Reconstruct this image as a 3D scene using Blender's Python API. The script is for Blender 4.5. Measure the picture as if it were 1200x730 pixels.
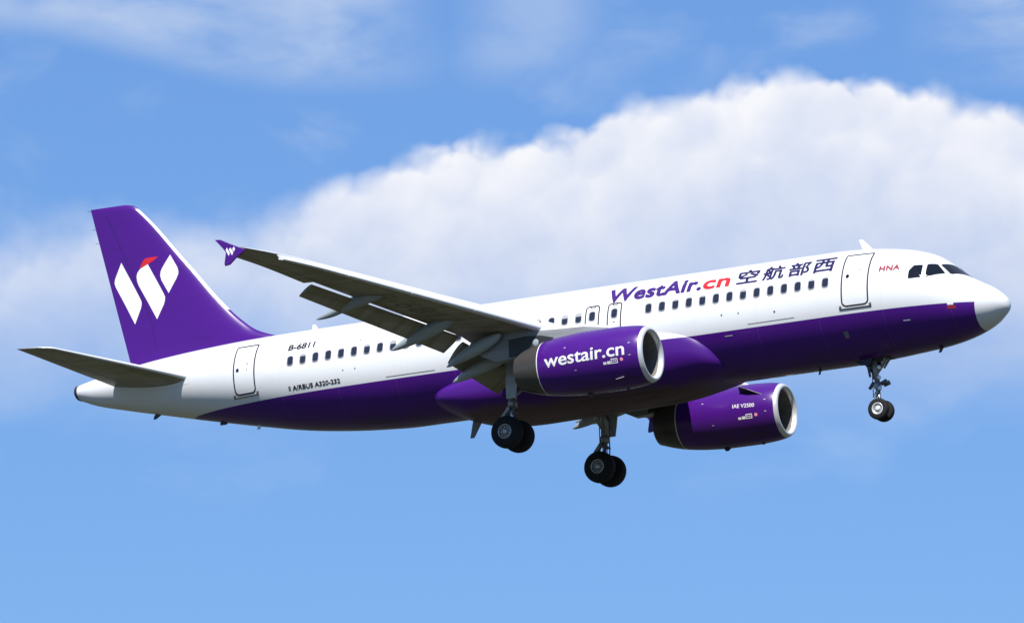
import bpy, bmesh, functools, math, random
import numpy as np
from mathutils import Matrix, Vector

random.seed(4)
for o in list(bpy.data.objects):
    bpy.data.objects.remove(o)
scene = bpy.context.scene
COL = scene.collection

# ------------------------------------------------------------------ frames
# Aircraft frame: x = metres aft of the nose, y = starboard, z = up.
# World frame: z up, camera near the origin on the ground, looking along +Y.
CAM_A = np.array([-89.74136532, 225.01519657, -55.19400718])
CAM_M = np.array([[-0.89533506, -0.44383752, -0.03719386],
                  [-0.13112265, 0.18285663, 0.97435635],
                  [0.42565477, -0.87725236, 0.2219151]])
th = math.atan2(CAM_M[0][2], -CAM_M[0][0])          # nose-up attitude on approach
W_UP = np.array([math.sin(th), 0, math.cos(th)])
fw = CAM_M[2] - CAM_M[2].dot(W_UP) * W_UP
fw /= np.linalg.norm(fw)
W_X = np.cross(fw, W_UP)
A2W = np.array([W_X, fw, W_UP])                      # rows: world axes in aircraft frame
EYE = np.array([0, 0, 1.7])
ORIGIN = A2W @ (-CAM_A) + EYE

# ------------------------------------------------------------------ camera
cam_d = bpy.data.cameras.new('camera')
cam = bpy.data.objects.new('camera', cam_d)
COL.objects.link(cam)
scene.camera = cam
cam_d.sensor_width = 36.0
cam_d.lens = 8268.4245 / 1200 * 36.0
cam_d.clip_start = 1.0
cam_d.clip_end = 60000
R = A2W @ CAM_M.T                                    # columns right, up, forward (world)
m = Matrix.Identity(4)
for i in range(3):
    m[i][0], m[i][1], m[i][2], m[i][3] = R[i][0], R[i][1], -R[i][2], EYE[i]
cam.matrix_world = m
CAM_UP = R[:, 1]
CAM_FWD = R[:, 2]

# ------------------------------------------------------------------ light
SUN_A = np.array([-0.24, 0.72, 1.0])
SUN_W = A2W @ (SUN_A / np.linalg.norm(SUN_A))
SUN_EL = math.asin(SUN_W[2])
SUN_AZ = math.atan2(SUN_W[0], SUN_W[1])
SUN_STRENGTH = 5.0
SKY_STRENGTH = 0.070
sd = bpy.data.lights.new('sun', 'SUN')
sd.energy = SUN_STRENGTH
sd.angle = math.radians(0.5)
sd.color = (1.0, 0.965, 0.91)
so = bpy.data.objects.new('sun', sd)
COL.objects.link(so)
so.rotation_euler = Vector(SUN_W).to_track_quat('Z', 'Y').to_euler()
so.location = (0, 0, 300)

vs = scene.view_settings
vs.view_transform = 'Standard'
vs.look = 'None'
vs.gamma = 1.0
vs.use_curve_mapping = False
vs.exposure = 0.60
scene.display_settings.display_device = 'sRGB'


class NT:
    """small helper to write node trees as expressions"""
    def __init__(self, tree):
        self.t = tree
        tree.nodes.clear()

    def n(self, typ, **kw):
        nd = self.t.nodes.new(typ)
        for k, v in kw.items():
            setattr(nd, k, v)
        return nd

    def put(self, sock, v):
        if v is None:
            return
        if hasattr(v, 'is_linked'):
            self.t.links.new(v, sock)
        else:
            sock.default_value = v

    def m(self, op, a, b=None, c=None, clamp=False):
        nd = self.n('ShaderNodeMath', operation=op)
        nd.use_clamp = clamp
        self.put(nd.inputs[0], a)
        self.put(nd.inputs[1], b)
        self.put(nd.inputs[2], c)
        return nd.outputs[0]

    def vm(self, op, a, b=None, scale=None):
        nd = self.n('ShaderNodeVectorMath', operation=op)
        self.put(nd.inputs[0], a)
        self.put(nd.inputs[1], b)
        if scale is not None:
            self.put(nd.inputs['Scale'], scale)
        return nd.outputs['Value'] if op in ('DOT_PRODUCT', 'LENGTH') else nd.outputs[0]

    def xyz(self, x, y, z):
        nd = self.n('ShaderNodeCombineXYZ')
        for i, v in enumerate((x, y, z)):
            self.put(nd.inputs[i], v)
        return nd.outputs[0]

    def sep(self, v):
        nd = self.n('ShaderNodeSeparateXYZ')
        self.put(nd.inputs[0], v)
        return nd.outputs

    def noise(self, vec, scale, detail=4, rough=0.5, dist=0.0, lac=2.0):
        nd = self.n('ShaderNodeTexNoise')
        self.put(nd.inputs['Vector'], vec)
        nd.inputs['Scale'].default_value = scale
        nd.inputs['Detail'].default_value = detail
        nd.inputs['Roughness'].default_value = rough
        nd.inputs['Distortion'].default_value = dist
        nd.inputs['Lacunarity'].default_value = lac
        return nd.outputs[0]

    def smooth(self, v, a, b, lo=0.0, hi=1.0):
        nd = self.n('ShaderNodeMapRange', interpolation_type='SMOOTHSTEP')
        self.put(nd.inputs[0], v)
        for i, q in enumerate((a, b, lo, hi)):
            self.put(nd.inputs[i + 1], q)
        return nd.outputs[0]

    def mix(self, f, a, b, blend='MIX'):
        nd = self.n('ShaderNodeMix', data_type='RGBA', blend_type=blend)
        self.put(nd.inputs[0], f)
        self.put(nd.inputs[6], a)
        self.put(nd.inputs[7], b)
        return nd.outputs[2]

    def curve(self, v, pts):
        nd = self.n('ShaderNodeFloatCurve')
        c = nd.mapping.curves[0]
        while len(c.points) > 2:
            c.points.remove(c.points[1])
        c.points[0].location = pts[0]
        c.points[1].location = pts[-1]
        for p in pts[1:-1]:
            c.points.new(*p)
        for p in c.points:
            p.handle_type = 'AUTO'
        nd.mapping.update()
        self.put(nd.inputs['Value'], v)
        return nd.outputs[0]


def c4(r, g=None, b=None):
    if g is None:
        g = b = r
    return (r, g, b, 1.0)


def lin(r, g, b):
    f = lambda u: (u / 255 / 12.92) if u / 255 <= 0.04045 else ((u / 255 + 0.055) / 1.055) ** 2.4
    return (f(r), f(g), f(b))


# ------------------------------------------------------------------ sky with clouds (world)
world = bpy.data.worlds.new("World")
scene.world = world
world.use_nodes = True
N = NT(world.node_tree)
sky = N.n('ShaderNodeTexSky', sky_type='NISHITA')
sky.sun_disc = False
sky.sun_elevation = SUN_EL
sky.sun_rotation = SUN_AZ
sky.altitude = 300
sky.air_density = 1.0
sky.dust_density = 0.0
sky.ozone_density = 2.5
K = 0.655 / SKY_STRENGTH
d = N.n('ShaderNodeTexCoord').outputs['Generated']
F100 = 8268.4245 / 100
# the bank of cumulus stands in this part of the sky: U to its right, V above its middle (units of 0.69 degrees)
U = N.vm('DOT_PRODUCT', d, tuple(np.array(R[:, 0]) * F100))
V = N.vm('DOT_PRODUCT', d, tuple(CAM_UP * F100))
FRONT = N.vm('DOT_PRODUCT', d, tuple(CAM_FWD))
P = N.xyz(U, V, FRONT)
skyc = N.mix(N.smooth(N.sep(d)[2], 0.12, 0.27), c4(0.660, 0.865, 1.14), c4(0.75, 0.985, 1.31))
skyc = N.mix(1.0, sky.outputs[0], skyc, 'MULTIPLY')
prof = [(-60, 290), (0, 287), (50, 271), (100, 258), (150, 250), (200, 256), (250, 268), (300, 257), (345, 247), (370, 228), (405, 208), (440, 198),
        (470, 184), (520, 173), (560, 164), (610, 160), (690, 155), (707, 140), (735, 126), (790, 112), (830, 94), (855, 88),
        (880, 95), (920, 89), (965, 94), (1005, 104), (1030, 103), (1062, 113), (1100, 109), (1150, 124), (1200, 139), (1260, 150)]
un = N.m('DIVIDE', N.m('ADD', U, 7.0), 14.0, clamp=True)          # 0..1 over x = -100..1300
pc = N.curve(un, [((x + 100) / 1400, (365 - y) / 400) for x, y in [(-100, 295)] + prof[1:] + [(1300, 165)]])
H = N.m('MULTIPLY', pc, 4.0)
n_big = N.noise(N.vm('ADD', P, (7.3, 2.1, 0)), 0.75, 3, 0.5)
n_mid = N.noise(N.vm('ADD', P, (1.7, 9.2, 0)), 3.2, 4, 0.55)
n_wx = N.noise(N.vm('ADD', P, (21.7, 3.2, 0)), 1.7, 3, 0.5)
wv = N.vm('SCALE', N.xyz(N.m('SUBTRACT', n_wx, 0.5), N.m('SUBTRACT', n_mid, 0.5), 0.0), None, 0.24)
PW = N.vm('ADD', P, wv)


def domes(vec, scale, smooth):
    vo = N.n('ShaderNodeTexVoronoi', feature='SMOOTH_F1', voronoi_dimensions='2D')
    N.put(vo.inputs['Vector'], vec)
    vo.inputs['Scale'].default_value = scale
    vo.inputs['Smoothness'].default_value = smooth
    dd_ = vo.outputs['Distance']
    return N.m('SUBTRACT', 0.5, N.m('MULTIPLY', N.m('MULTIPLY', dd_, dd_), 1.5))


SUNV = (-0.055, 0.10, 0.0)
huge0, huge1 = domes(PW, 0.42, 0.3), domes(N.vm('ADD', PW, SUNV), 0.42, 0.3)
big0, big1 = domes(PW, 0.95, 0.25), domes(N.vm('ADD', PW, SUNV), 0.95, 0.25)
mid0, mid1 = domes(PW, 2.3, 0.3), domes(N.vm('ADD', PW, SUNV), 2.3, 0.3)
small0 = domes(PW, 5.5, 0.4)
# height below the cloud top, with cauliflower heads of three sizes
depth = N.m('SUBTRACT', H, V)
dd = N.m('ADD', depth, N.m('MULTIPLY', N.m('SUBTRACT', big0, 0.2), 0.20))
dd = N.m('ADD', dd, N.m('MULTIPLY', N.m('SUBTRACT', huge0, 0.3), 0.12))
dd = N.m('ADD', dd, N.m('MULTIPLY', N.m('SUBTRACT', mid0, 0.2), 0.08))
dd = N.m('ADD', dd, N.m('MULTIPLY', N.m('SUBTRACT', small0, 0.2), 0.05))
dd = N.m('ADD', dd, N.m('MULTIPLY', N.m('SUBTRACT', n_mid, 0.5), 0.07))
dd = N.m('ADD', dd, N.m('MULTIPLY', N.m('SUBTRACT', n_big, 0.5), 0.16))
right = N.smooth(U, -4.2, -0.5)
edge_w = N.m('ADD', N.m('MULTIPLY', N.m('SUBTRACT', 1.0, right), 0.42), N.m('ADD', 0.11, N.m('MULTIPLY', N.smooth(n_wx, 0.4, 0.65), 0.22)))
mask = N.smooth(N.m('DIVIDE', dd, edge_w), -0.5, 1.0)
# the bank thins out downwards
low_n = N.noise(N.vm('MULTIPLY', P, (0.42, 0.9, 1.0)), 0.9, 5, 0.55, 0.4)
Vl = N.m('ADD', V, N.m('MULTIPLY', N.m('SUBTRACT', low_n, 0.5), 1.1))
low = N.smooth(Vl, -1.65, 0.60)
body = N.m('MULTIPLY', mask, N.m('MULTIPLY', low, N.m('ADD', N.m('MULTIPLY', right, 0.20), 0.76)))
# thick sunlit heads are brightest, thin and low parts take the blue of the air behind them
veil_n = N.noise(N.vm('ADD', P, (4.2, 0.7, 0)), 1.1, 4, 0.5, 0.2)
crisp = N.smooth(dd, 1.6, 0.1)
lit = N.m('ADD', N.m('MULTIPLY', N.m('SUBTRACT', huge0, huge1), 1.6), N.m('MULTIPLY', N.m('SUBTRACT', big0, big1), 1.2))
lit = N.m('ADD', lit, N.m('MULTIPLY', N.m('SUBTRACT', mid0, mid1), 0.55))
bright = N.m('SUBTRACT', 0.90, N.m('MULTIPLY', dd, 0.33))
bright = N.m('ADD', bright, N.m('MULTIPLY', N.m('SUBTRACT', veil_n, 0.5), 0.85))
bright = N.m('ADD', bright, N.m('MULTIPLY', lit, N.m('ADD', 0.08, N.m('MULTIPLY', crisp, 0.34))))
bright = N.m('ADD', bright, N.m('MULTIPLY', N.m('SUBTRACT', right, 1.0), 0.25), clamp=True)
ccol = N.mix(bright, c4(*[v * K for v in lin(188, 205, 238)]), c4(*[v * K for v in lin(251, 251, 255)]))
# high thin veils
ve_n = N.noise(N.vm('MULTIPLY', N.vm('ADD', P, (3.1, 0.4, 0)), (0.36, 0.8, 1.0)), 0.9, 5, 0.55, 0.2)
ve_h = N.smooth(V, N.m('SUBTRACT', 3.1, N.m('MULTIPLY', N.smooth(U, -6.0, -2.5), 0.65)), N.m('SUBTRACT', 3.75, N.m('MULTIPLY', N.smooth(U, -6.0, -2.5), 0.7)))
ve_l = N.m('MAXIMUM', N.smooth(U, -0.5, -2.2), N.m('MAXIMUM', N.m('MULTIPLY', N.smooth(N.m('ABSOLUTE', N.m('SUBTRACT', U, 0.2)), 1.2, 0.2), 0.5), N.smooth(U, 4.4, 5.8, 0.0, 0.8)))
veil = N.m('MULTIPLY', N.m('MULTIPLY', N.smooth(ve_n, 0.28, 0.62), ve_h), N.m('MULTIPLY', ve_l, 0.75))
sc_n = N.noise(N.vm('MULTIPLY', N.vm('ADD', P, (11.0, 5.0, 0)), (0.6, 1.0, 1.0)), 0.8, 4, 0.55, 0.3)
scrap = N.m('MULTIPLY', N.smooth(sc_n, 0.50, 0.80), N.smooth(V, -2.8, -0.8, 0.0, 0.30))
thin = N.m('MAXIMUM', veil, scrap)
fr = N.smooth(FRONT, 0.2, 0.6)
c1 = N.mix(N.m('MULTIPLY', thin, fr), skyc, c4(*[v * K for v in lin(206, 220, 242)]))
c2 = N.mix(N.m('MULTIPLY', body, fr), c1, ccol)
bg = N.n('ShaderNodeBackground')
N.put(bg.inputs[0], c2)
bg.inputs[1].default_value = SKY_STRENGTH
N.t.links.new(bg.outputs[0], N.n('ShaderNodeOutputWorld').inputs[0])


# ------------------------------------------------------------------ materials
def mat(name, base, rough=0.5, metal=0.0, coat=0.0, build=None, spec=0.5, bump=None):
    mt = bpy.data.materials.new(name)
    mt.use_nodes = True
    n = NT(mt.node_tree)
    out = n.n('ShaderNodeOutputMaterial')
    bs = n.n('ShaderNodeBsdfPrincipled')
    n.t.links.new(bs.outputs[0], out.inputs[0])
    bs.inputs['Roughness'].default_value = rough
    bs.inputs['Metallic'].default_value = metal
    bs.inputs['Coat Weight'].default_value = coat
    bs.inputs['Coat Roughness'].default_value = 0.08
    bs.inputs['Specular IOR Level'].default_value = spec
    oc = n.n('ShaderNodeTexCoord').outputs['Object']
    col = c4(*base)
    if build:
        col = build(n, oc, col, bs)
    n.put(bs.inputs['Base Color'], col)
    return mt


def grime(amount, sx=0.35, sy=6.0, sz=6.0, tint=(0.35, 0.3, 0.24)):
    """streaks of dirt drawn out along the airflow"""
    def f(n, oc, col, bs):
        a = n.noise(n.vm('MULTIPLY', oc, (sx, sy, sz)), 1.0, 5, 0.6)
        b = n.noise(oc, 0.8, 4, 0.6)
        k = n.m('MULTIPLY', n.m('MULTIPLY', n.smooth(a, 0.42, 0.72), n.smooth(b, 0.3, 0.7)), amount)
        n.put(bs.inputs['Roughness'], n.m('ADD', bs.inputs['Roughness'].default_value, n.m('MULTIPLY', k, 0.25)))
        return n.mix(k, col, n.mix(1.0, col, c4(*tint), 'MULTIPLY'))
    return f


PURPLE = (0.053, 0.0055, 0.168)
WHITE = (0.62, 0.63, 0.64)


def line_at(n, coord, pitch, width, offs=0.0):
    fr_ = n.m('FRACT', n.m('DIVIDE', n.m('ADD', coord, offs), pitch))
    return n.m('LESS_THAN', fr_, width / pitch)


def fuselage_paint(n, oc, col, bs):
    x, y, z = n.sep(oc)
    below = n.m('LESS_THAN', z, -0.60)
    aft = n.m('GREATER_THAN', n.m('SUBTRACT', x, n.m('MULTIPLY', n.m('ADD', z, 0.6), -0.08)), 0.94)
    pur = n.m('MULTIPLY', below, aft)
    base = n.mix(pur, c4(*WHITE), c4(*PURPLE))
    # skin joints
    j = n.m('MAXIMUM', line_at(n, x, 2.4, 0.022, 0.7), n.m('LESS_THAN', n.m('ABSOLUTE', n.m('SUBTRACT', z, 1.25)), 0.008))
    base = n.mix(n.m('MULTIPLY', j, 0.10), base, c4(0.2, 0.2, 0.24))
    # radome joint
    rj = n.m('LESS_THAN', n.m('ABSOLUTE', n.m('SUBTRACT', n.m('SUBTRACT', x, n.m('MULTIPLY', n.m('ADD', z, 0.6), -0.08)), 0.93)), 0.012)
    base = n.mix(n.m('MULTIPLY', rj, 0.06), base, c4(0.1, 0.1, 0.12))
    # streaky dirt along the keel, coloured darker to deepen the belly's shade
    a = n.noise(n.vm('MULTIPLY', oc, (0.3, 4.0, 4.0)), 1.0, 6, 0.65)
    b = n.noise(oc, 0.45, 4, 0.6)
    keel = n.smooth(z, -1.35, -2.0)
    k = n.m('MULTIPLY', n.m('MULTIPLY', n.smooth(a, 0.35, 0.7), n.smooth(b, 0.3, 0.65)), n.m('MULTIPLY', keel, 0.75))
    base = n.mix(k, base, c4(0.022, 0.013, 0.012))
    s = n.noise(n.vm('MULTIPLY', oc, (0.5, 2.5, 2.5)), 1.0, 4, 0.6)
    base = n.mix(n.m('MULTIPLY', n.smooth(s, 0.5, 0.8), 0.10), base, n.mix(1.0, base, c4(0.6, 0.57, 0.52), 'MULTIPLY'))
    n.put(bs.inputs['Roughness'], n.m('ADD', 0.24, n.m('MULTIPLY', k, 0.35)))
    return base


def fairing_paint(n, oc, col, bs):
    x, y, z = n.sep(oc)
    base = n.mix(n.m('LESS_THAN', z, -0.60), c4(*WHITE), c4(*PURPLE))
    a = n.noise(n.vm('MULTIPLY', oc, (0.35, 3.0, 3.0)), 1.0, 6, 0.65)
    b = n.noise(oc, 0.6, 4, 0.6)
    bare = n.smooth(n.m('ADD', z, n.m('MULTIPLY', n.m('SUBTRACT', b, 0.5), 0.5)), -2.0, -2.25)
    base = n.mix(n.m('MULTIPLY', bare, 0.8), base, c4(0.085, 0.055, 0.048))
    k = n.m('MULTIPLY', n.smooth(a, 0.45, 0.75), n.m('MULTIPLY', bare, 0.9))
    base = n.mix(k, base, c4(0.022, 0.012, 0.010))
    n.put(bs.inputs['Roughness'], n.m('ADD', 0.38, n.m('MULTIPLY', bare, 0.2)))
    return base


def nacelle_paint(n, oc, col, bs):
    x, y, z = n.sep(oc)
    base = n.mix(n.m('GREATER_THAN', x, 4.10), c4(*PURPLE), c4(0.048, 0.045, 0.044))
    base = n.mix(n.m('LESS_THAN', n.m('ABSOLUTE', n.m('SUBTRACT', x, 4.105)), 0.018), base, c4(0.7))
    j = n.m('LESS_THAN', n.m('ABSOLUTE', n.m('SUBTRACT', x, 1.62)), 0.010)
    j2 = n.m('LESS_THAN', n.m('ABSOLUTE', n.m('SUBTRACT', x, 2.95)), 0.008)
    base = n.mix(n.m('MULTIPLY', n.m('MAXIMUM', j, j2), 0.35), base, c4(0.02, 0.01, 0.05))
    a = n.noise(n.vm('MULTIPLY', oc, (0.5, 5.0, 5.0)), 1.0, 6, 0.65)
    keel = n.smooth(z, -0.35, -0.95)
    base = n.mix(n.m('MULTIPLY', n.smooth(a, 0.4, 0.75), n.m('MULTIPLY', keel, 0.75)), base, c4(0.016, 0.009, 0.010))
    return base


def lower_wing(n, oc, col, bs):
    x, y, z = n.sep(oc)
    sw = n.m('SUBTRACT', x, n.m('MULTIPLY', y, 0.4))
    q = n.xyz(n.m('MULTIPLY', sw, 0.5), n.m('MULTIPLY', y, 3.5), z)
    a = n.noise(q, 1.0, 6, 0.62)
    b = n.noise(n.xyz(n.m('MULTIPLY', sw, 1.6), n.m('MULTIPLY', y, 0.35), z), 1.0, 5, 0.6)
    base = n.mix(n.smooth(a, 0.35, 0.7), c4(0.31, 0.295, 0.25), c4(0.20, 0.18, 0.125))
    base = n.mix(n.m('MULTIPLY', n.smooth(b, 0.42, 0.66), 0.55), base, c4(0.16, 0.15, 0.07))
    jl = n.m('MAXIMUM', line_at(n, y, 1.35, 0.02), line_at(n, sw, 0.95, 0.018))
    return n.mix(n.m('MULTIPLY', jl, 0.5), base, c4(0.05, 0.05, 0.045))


M = {}
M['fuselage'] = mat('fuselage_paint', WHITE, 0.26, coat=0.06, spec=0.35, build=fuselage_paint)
M['fairing'] = mat('belly_fairing_paint', WHITE, 0.4, coat=0.0, spec=0.3, build=fairing_paint)
M['white'] = mat('white_paint', WHITE, 0.3, coat=0.25)
M['door_white'] = mat('door_white_paint', (0.62, 0.63, 0.64), 0.28, coat=0.1)
M['purple'] = mat('purple_paint', PURPLE, 0.32, coat=0.05, spec=0.3, build=grime(0.25))
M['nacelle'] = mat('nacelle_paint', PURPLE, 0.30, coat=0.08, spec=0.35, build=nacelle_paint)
M['lip'] = mat('inlet_lip_metal', (0.62, 0.63, 0.65), 0.36, metal=0.4, build=grime(0.25, 2, 2, 2, (0.6, 0.58, 0.55)))
M['liner'] = mat('inlet_liner', (0.15, 0.14, 0.125), 0.55, build=grime(0.5, 2, 3, 3))
M['fan'] = mat('fan_titanium', (0.09, 0.09, 0.095), 0.42, metal=0.6)
M['nozzle'] = mat('nozzle_metal', (0.24, 0.225, 0.20), 0.45, metal=0.5, build=grime(0.7, 1.5, 3, 3))
M['dark'] = mat('dark_recess', (0.012, 0.012, 0.014), 0.6)
M['black'] = mat('black_paint', (0.02, 0.02, 0.022), 0.45)
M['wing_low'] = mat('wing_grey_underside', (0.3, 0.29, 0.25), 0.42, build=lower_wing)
M['wing_up'] = mat('wing_grey_paint', (0.55, 0.57, 0.59), 0.35, build=grime(0.3))
M['slat'] = mat('slat_metal', (0.62, 0.64, 0.67), 0.35, metal=0.1, build=grime(0.2))
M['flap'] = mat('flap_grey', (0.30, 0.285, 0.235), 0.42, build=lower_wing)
M['canoe'] = mat('track_fairing_grey', (0.27, 0.31, 0.34), 0.36, build=grime(0.6, 0.6, 5, 5, (0.45, 0.42, 0.38)))
M['pylon'] = mat('pylon_grey', (0.20, 0.21, 0.22), 0.38, build=grime(0.5))
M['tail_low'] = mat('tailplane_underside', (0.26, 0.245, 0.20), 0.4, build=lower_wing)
M['glass'] = mat('window_glass', (0.008, 0.010, 0.015), 0.06, spec=0.4)
M['pane_blue'] = mat('cabin_pane', (0.018, 0.022, 0.036), 0.12, coat=0.2)
M['pane_shade'] = mat('cabin_blind', (0.30, 0.30, 0.32), 0.4)
M['rim'] = mat('window_rim', (0.34, 0.34, 0.37), 0.4)
M['line'] = mat('door_seal_line', (0.022, 0.020, 0.028), 0.6, spec=0.2)
M['softline'] = mat('panel_seam_grey', (0.13, 0.13, 0.14), 0.55)
M['scuff'] = mat('scuff_plate', (0.06, 0.065, 0.07), 0.5)
M['ink_purple'] = mat('lettering_purple', (0.040, 0.010, 0.135), 0.4, spec=0.3)
M['ink_navy'] = mat('lettering_navy', (0.016, 0.010, 0.070), 0.4, spec=0.3)
M['ink_red'] = mat('lettering_red', (0.47, 0.016, 0.022), 0.4, spec=0.3)
M['ink_crimson'] = mat('lettering_crimson', (0.24, 0.018, 0.035), 0.4, spec=0.3)
M['ink_black'] = mat('lettering_black', (0.010, 0.010, 0.014), 0.5, spec=0.3)
M['ink_white'] = mat('lettering_white', (0.66, 0.66, 0.67), 0.35)
M['ink_pink'] = mat('mark_pink', (0.75, 0.28, 0.35), 0.35)
M['ink_grey'] = mat('faded_lettering', (0.15, 0.14, 0.115), 0.5)
M['tyre'] = mat('tyre_rubber', (0.011, 0.011, 0.012), 0.8, spec=0.25, build=grime(0.4, 6, 6, 6, (1.5, 1.45, 1.3)))
M['rimmetal'] = mat('wheel_rim_grey', (0.36, 0.365, 0.37), 0.4, metal=0.4)
M['rimdark'] = mat('wheel_rim_brake', (0.16, 0.155, 0.15), 0.5, metal=0.4)
M['strut'] = mat('gear_steel_grey', (0.26, 0.27, 0.28), 0.38, metal=0.3, build=grime(0.6, 4, 4, 4, (0.3, 0.27, 0.24)))
M['chrome'] = mat('oleo_chrome', (0.85, 0.86, 0.88), 0.15, metal=1.0)
M['darkgear'] = mat('gear_dark_steel', (0.09, 0.09, 0.095), 0.5, metal=0.3)
M['lens'] = mat('lamp_lens', (0.85, 0.86, 0.88), 0.1, coat=0.5)
M['geardoor'] = mat('gear_door_grey', (0.33, 0.36, 0.40), 0.38, build=grime(0.4))


def ground_col(n, oc, col, bs):
    a = n.noise(oc, 0.02, 6, 0.6)
    b = n.noise(oc, 0.9, 5, 0.65)
    g = n.mix(n.smooth(a, 0.35, 0.65), c4(0.022, 0.030, 0.010), c4(0.040, 0.036, 0.020))
    return n.mix(n.smooth(b, 0.3, 0.75, 0.0, 0.5), g, c4(0.02, 0.022, 0.010))


M['ground'] = mat('dry_grass', (0.1, 0.1, 0.05), 0.9, build=ground_col)


# ------------------------------------------------------------------ mesh helpers
class MB:
    def __init__(self):
        self.v, self.f, self.mi, self.sm = [], [], [], []

    def verts(self, pts):
        i = len(self.v)
        self.v += [tuple(float(c) for c in p) for p in pts]
        return list(range(i, len(self.v)))

    def face(self, idx, mi=0, smooth=True):
        self.f.append(tuple(idx))
        self.mi.append(mi)
        self.sm.append(smooth)

    def loft(self, rings, closed=True, mi=0, cap0=False, cap1=False, smooth=True, mif=None):
        ids = [self.verts(r) for r in rings]
        n = len(rings[0])
        for a in range(len(ids) - 1):
            for b in range(n if closed else n - 1):
                c = (b + 1) % n
                self.face((ids[a][b], ids[a][c], ids[a + 1][c], ids[a + 1][b]), mif(a, b) if mif else mi, smooth)
        if cap0:
            self.face(ids[0][::-1], mi, False)
        if cap1:
            self.face(ids[-1], mi, False)
        return ids

    def tube(self, p0, p1, r0, r1=None, n=14, mi=0, caps=True):
        p0, p1 = np.array(p0, float), np.array(p1, float)
        r1 = r0 if r1 is None else r1
        ax = p1 - p0
        ax /= np.linalg.norm(ax)
        u = np.cross(ax, [0, 1, 0.3])
        u /= np.linalg.norm(u)
        w = np.cross(ax, u)
        ring = lambda c, r: [c + r * (math.cos(t) * u + math.sin(t) * w) for t in np.linspace(0, 2 * math.pi, n, endpoint=False)]
        self.loft([ring(p0, r0), ring(p1, r1)], True, mi, caps, caps)

    def lathe(self, prof, c, axis='y', n=40, mi=0, mif=None):
        """prof: (along, radius) list, about an axis through c"""
        rings = []
        for a, r in prof:
            ring = []
            for t in np.linspace(0, 2 * math.pi, n, endpoint=False):
                p, q = r * math.cos(t), r * math.sin(t)
                ring.append((c[0] + p, c[1] + a, c[2] + q) if axis == 'y' else (c[0] + a, c[1] + p, c[2] + q))
            rings.append(ring)
        self.loft(rings, True, mi, False, False, True, mif)

    def slab(self, poly, n0, t, mi=0, edge=None):
        """polygon extruded by +-t/2 along vector n0"""
        n0 = np.array(n0, float)
        n0 /= np.linalg.norm(n0)
        a = [np.array(p, float) + n0 * t / 2 for p in poly]
        b = [np.array(p, float) - n0 * t / 2 for p in poly]
        ia, ib = self.verts(a), self.verts(b)
        self.face(ia, mi, False)
        self.face(ib[::-1], mi, False)
        n = len(poly)
        for i in range(n):
            j = (i + 1) % n
            self.face((ia[j], ia[i], ib[i], ib[j]), mi if edge is None else edge, False)

    def box(self, c, s, mi=0):
        x, y, z = c
        a, b, d = (q / 2 for q in s)
        self.slab([(x - a, y - b, z), (x + a, y - b, z), (x + a, y + b, z), (x - a, y + b, z)], (0, 0, 1), 2 * d, mi)

    def build(self, name, mats, parent=None, bevel=0.0, split=None):
        me = bpy.data.meshes.new(name)
        me.from_pydata(self.v, [], self.f)
        for mm in (mats if isinstance(mats, (list, tuple)) else [mats]):
            me.materials.append(mm)
        me.polygons.foreach_set('material_index', self.mi)
        me.polygons.foreach_set('use_smooth', self.sm)
        me.update()
        bm = bmesh.new()
        bm.from_mesh(me)
        bmesh.ops.remove_doubles(bm, verts=bm.verts, dist=1e-5)
        bmesh.ops.recalc_face_normals(bm, faces=bm.faces)
        bm.to_mesh(me)
        bm.free()
        o = bpy.data.objects.new(name, me)
        COL.objects.link(o)
        if parent:
            o.parent = parent
        if bevel:
            md = o.modifiers.new('bevel', 'BEVEL')
            md.width = bevel
            md.segments = 2
            md.limit_method = 'ANGLE'
        if split:
            me.set_sharp_from_angle(angle=math.radians(split))
        return o


def pchip(xs, ys, x):
    xs, ys, x = np.asarray(xs, float), np.asarray(ys, float), np.asarray(x, float)
    h = np.diff(xs)
    dl = np.diff(ys) / h
    mm = np.zeros(len(xs))
    mm[0], mm[-1] = dl[0], dl[-1]
    for i in range(1, len(xs) - 1):
        if dl[i - 1] * dl[i] > 0:
            w1, w2 = 2 * h[i] + h[i - 1], h[i] + 2 * h[i - 1]
            mm[i] = (w1 + w2) / (w1 / dl[i - 1] + w2 / dl[i])
    i = np.clip(np.searchsorted(xs, x) - 1, 0, len(h) - 1)
    t = (x - xs[i]) / h[i]
    return (1 + 2 * t) * (1 - t) ** 2 * ys[i] + t * (1 - t) ** 2 * h[i] * mm[i] + t * t * (3 - 2 * t) * ys[i + 1] + t * t * (t - 1) * h[i] * mm[i + 1]


def mirror(mb):
    q = MB()
    q.v = [(x, -y, z) for x, y, z in mb.v]
    q.f = [f[::-1] for f in mb.f]
    q.mi, q.sm = list(mb.mi), list(mb.sm)
    return q


# ------------------------------------------------------------------ ground
g = MB()
g.slab([(30000 * math.cos(t), 30000 * math.sin(t), -0.5) for t in np.linspace(0, 2 * math.pi, 64, endpoint=False)], (0, 0, 1), 1.0)
go = g.build('ground', M['ground'])
go['kind'] = 'structure'

# ------------------------------------------------------------------ the aircraft
plane = bpy.data.objects.new('airliner', None)
COL.objects.link(plane)
mw = Matrix.Identity(4)
for i in range(3):
    for j in range(3):
        mw[i][j] = A2W[i][j]
    mw[i][3] = ORIGIN[i]
plane.matrix_world = mw
plane.empty_display_size = 2
plane['label'] = 'white and purple twin-engine passenger jet flying with its landing gear lowered'
plane['category'] = 'airliner'

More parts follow.
